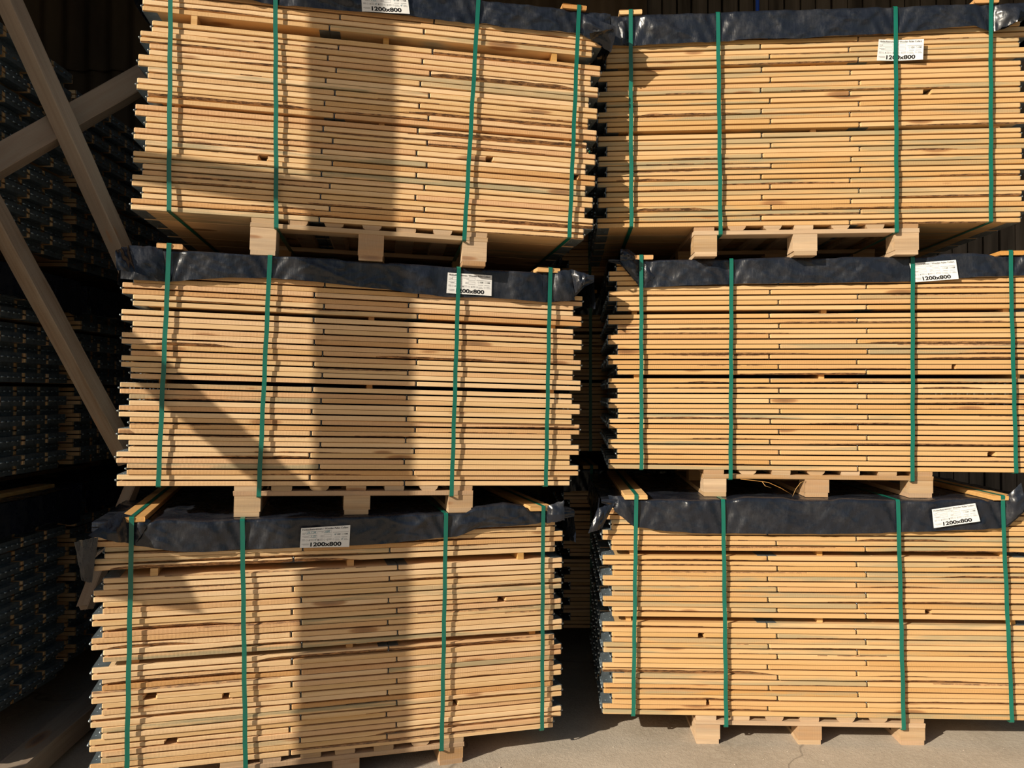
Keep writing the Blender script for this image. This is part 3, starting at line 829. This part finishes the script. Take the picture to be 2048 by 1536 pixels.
# crumbs of concrete and wood near the pallets
mb = MB(); rr = random.Random(5)
for i in range(170):
    if i < 60: x, y = rr.gauss(-.12, .12), rr.gauss(3.50, .08)
    else: x, y = rr.uniform(-1.2, 2.4), rr.uniform(3.1, 3.85)
    z = ground_z(x); r = rr.uniform(.0012, .005) if i > 14 else rr.uniform(.004, .009)
    vs = []
    for a in range(5):
        t = a*1.2566+rr.random(); vs.append((x+r*math.cos(t)*rr.uniform(.7,1.2), y+r*math.sin(t), z))
    vs.append((x, y, z+r*rr.uniform(.6, 1)))
    mb.add(vs, [(a, (a+1) % 5, 5) for a in range(5)] + [(4,3,2,1,0)])
o = link_mesh('gravel_crumbs', mb.mesh('gravel_crumbs', [simple('crumb', (.42,.36,.29), .9, 0, .2, .3)[0]])); tag(o, 'small crumbs of grit scattered on the concrete before the pallets', 'grit', None, 'stuff')

# ------------------------------------------------------------------ loose timbers at the left
def timber(name, a, b_, w, h, mat, lab, cat, twist=0.0, seg=14, rough=.0015, broken=False):
    a, b_ = Vector(a), Vector(b_); d = (b_-a); L = d.length; d.normalize()
    sx = d.cross(Vector((0, 1, 0)))
    if sx.length < .1: sx = d.cross(Vector((0, 0, 1)))
    sx.normalize(); sy = d.cross(sx).normalized()
    M = Matrix((( d.x, sx.x, sy.x, a.x), (d.y, sx.y, sy.y, a.y), (d.z, sx.z, sy.z, a.z), (0,0,0,1))) @ Matrix.Rotation(twist, 4, 'X')
    vs = []; fs = []; c = .004; rg = random.Random(int(L*1000))
    prof = [(-w/2+c,-h/2),(w/2-c,-h/2),(w/2,-h/2+c),(w/2,h/2-c),(w/2-c,h/2),(-w/2+c,h/2),(-w/2,h/2-c),(-w/2,-h/2+c)]
    for i in range(seg+1):
        x = L*i/seg
        for j, (p, q) in enumerate(prof):
            e = rg.uniform(-rough, rough); xx = x
            if broken and i == seg: xx += rg.uniform(-.04, .03)
            vs.append((xx, p+e, q+rg.uniform(-rough, rough)))
    for i in range(seg):
        for j in range(8): fs.append((i*8+j, i*8+(j+1) % 8, (i+1)*8+(j+1) % 8, (i+1)*8+j))
    fs += [tuple(range(7,-1,-1)), tuple(seg*8+j for j in range(8))]
    mb = MB(); mb.add(vs, fs); me = mb.mesh(name, [mat])
    o = link_mesh(name, me); l, r, _ = M.decompose(); o.location = l; o.rotation_euler = r.to_euler()
    bm = bmesh.new(); bm.from_mesh(me); bmesh.ops.recalc_face_normals(bm, faces=bm.faces); bm.to_mesh(me); bm.free()
    tag(o, lab, cat); return o
timber('timber_brace', (-2.46,3.21,4.20), (-1.87,3.91,2.28), .095, .07, M_TIMBER, 'grey wood brace slanting down right from the upper left corner', 'timber brace', .5)
timber('timber_brace', (-2.60,3.10,2.28), (-1.80,4.22,3.50), .11, .10, M_TIMBER, 'thick weathered wood beam rising right, crossing behind the slanting brace', 'timber beam', .35)
timber('timber_brace', (-2.42,3.34,2.90), (-1.815,3.77,1.39), .09, .07, M_TIMBER, 'grey wood brace slanting down right beside the middle left stack', 'timber brace', .5)
timber('timber_brace', (-1.885,4.02,1.34), (-2.015,3.75,.70), .065, .045, M_TIMBER, 'short broken timber end beside the lower left stack', 'timber', .3, 8, .002, True)
timber('ground_beam', (-2.10,2.75,.060), (-2.30,5.3,.055), .13, .11, M_TIMBER, 'heavy wood beam lying on the ground at the lower left', 'timber beam', 0)

# ------------------------------------------------------------------ shed shell
def tagbox(name, x0, x1, y0, y1, z0, z1, mat, lab=None, kind='structure', cat=None):
    mb = MB(); mb.box(x0, x1, y0, y1, z0, z1); o = link_mesh(name, mb.mesh(name, [mat]))
    tag(o, lab, cat, None, kind); return o
def corrugated(x0, x1, y, z0, z1, per, amp, mb):
    nn = int((x1-x0)/per*10); rows = []
    for z in (z0, z1):
        rows.append([(x0+(x1-x0)*i/nn, y + amp*math.cos(2*math.pi*i/10), z) for i in range(nn+1)])
    mb.grid(rows)
    mb.grid([[(p[0], p[1]+.007, p[2]) for p in r][::-1] for r in rows])
    mb.add([rows[0][0], (rows[0][0][0], rows[0][0][1]+.007, z0), rows[0][-1], (rows[0][-1][0], rows[0][-1][1]+.007, z0)], [(0,1,3,2)])
mb = MB(); YB = 6.75
corrugated(-7.5, 1.15, YB, 4.48, 6.0, .19, .026, mb); corrugated(-7.5, 1.15, YB+.03, 2.2, 4.62, .19, .026, mb); corrugated(-7.5, 1.15, YB+.06, -.15, 2.35, .19, .026, mb)
x = 1.16
while x < 8.4:
    w = R.uniform(.105, .125); mb.box(x, x+w, YB+R.uniform(-.008, .008), YB+.03, -.1, 6.0, 1); x += w + R.uniform(.008, .02)
mb.box(1.0, 8.6, YB+.09, YB+.11, -.15, 6.0, 1)
o = link_mesh('wall_back', mb.mesh('wall_back', [M_CORR, M_SLAT])); tag(o, 'dark back wall of corrugated sheet and vertical planks', None, None, 'structure')
tagbox('wall_left', -7.62, -7.5, 2.2, YB+.15, -.12, 6.05, M_CLAD); tagbox('wall_right', 8.5, 8.62, 2.2, YB+.15, -.0, 6.05, M_CLAD)
tagbox('ceiling', -7.7, 8.7, 2.1, YB+.3, 6.05, 6.13, M_ROOF)
# timber front frame of the shed, standing left of the viewer; throws the bars of shade
tagbox('trim_1', -2.380, -2.240, 2.18, 2.32, -.06, 6.05, M_TIMBER, 'front post of the shed')
tagbox('trim_2', -7.5, -2.38, 2.23, 2.27, 3.519, 3.634, M_TIMBER, 'front rail of the shed')
mb = MB(); FQ = [(0,1,2,3),(7,6,5,4),(0,4,5,1),(1,5,6,2),(2,6,7,3),(3,7,4,0)]
mb.add([(-2.465,2.235,2.099),(-2.465,2.235,2.269),(-3.6,2.235,3.504),(-3.81,2.235,3.504),(-2.465,2.265,2.099),(-2.465,2.265,2.269),(-3.6,2.265,3.504),(-3.81,2.265,3.504)], FQ)
o = link_mesh('trim_3', mb.mesh('trim_3', [M_TIMBER])); tag(o, 'knee brace of the shed front post', None, None, 'structure')
mb = MB(); mb.add([(-2.79,2.235,1.889),(-2.72,2.235,1.659),(-3.44,2.235,1.709),(-3.44,2.235,1.949),(-2.79,2.265,1.889),(-2.72,2.265,1.659),(-3.44,2.265,1.709),(-3.44,2.265,1.949)], FQ)
o = link_mesh('trim_shade_plank', mb.mesh('trim_shade_plank', [M_TIMBER])); tag(o, 'added unseen plank shading the top corner of the lower left stack', None, None, 'structure')  # plank added out of view to throw shade on the lower left stack
tagbox('wall_shade_panel', -7.5, -3.44, 2.235, 2.265, 1.18, 3.519, M_CLAD); tagbox('trim_shade_panel', -7.5, -3.56, 2.235, 2.265, 3.634, 6.05, M_CLAD)  # unseen panels, edges shaped to keep the left braces in shade
tagbox('trim_6', -3.52, -3.44, 2.21, 2.29, -.1, 1.18, M_TIMBER)
mb = MB(); mb.tube([(1.58,5.08,ground_z(1.58)),(1.58,5.08,6.05)], .0125, 12)
o = link_mesh('blue_pole', mb.mesh('blue_pole', [M_BLUE])); tag(o, 'thin blue pole standing behind the upper right stack', 'pole')

# ------------------------------------------------------------------ light, world, camera
az, el = math.radians(51), math.radians(26)
d = Vector((math.sin(az)*math.cos(el), math.cos(az)*math.cos(el), -math.sin(el)))
sl = bpy.data.lights.new('sun', 'SUN'); sl.energy = 5.4; sl.angle = math.radians(.53); sl.color = (1, .90, .74)
so = bpy.data.objects.new('sun', sl); C.objects.link(so); so.rotation_euler = d.to_track_quat('-Z', 'Y').to_euler(); so.location = (-8, -6, 9)
w = bpy.data.worlds.new('World'); S.world = w; w.use_nodes = True; nt = w.node_tree; nt.nodes.clear()
out = nt.nodes.new('ShaderNodeOutputWorld'); bg = nt.nodes.new('ShaderNodeBackground'); sky = nt.nodes.new('ShaderNodeTexSky')
sky.sky_type = 'NISHITA'; sky.sun_disc = False; sky.sun_elevation = el; sky.sun_rotation = math.radians(180+51); sky.air_density = 1.2; sky.dust_density = 2.5
nt.links.new(sky.outputs[0], bg.inputs[0]); bg.inputs[1].default_value = .058; nt.links.new(bg.outputs[0], out.inputs[0])

cd = bpy.data.cameras.new('camera'); cam = bpy.data.objects.new('camera', cd); C.objects.link(cam)
cd.sensor_width = 36; cd.lens = 1584.994/2048*36; cd.clip_start = .05; cd.clip_end = 200
pitch, roll = .0135863, .0014037
cam.location = (0, 0, 1.707979)
cam.matrix_world = Matrix.Translation(cam.location) @ Matrix.Rotation(math.pi/2+pitch, 4, 'X') @ Matrix.Rotation(roll, 4, 'Z')
S.camera = cam
S.view_settings.view_transform = 'Standard'; S.view_settings.look = 'None'; S.view_settings.exposure = .14; S.view_settings.gamma = 1
S.view_settings.use_curve_mapping = False
S.cycles.max_bounces = 6
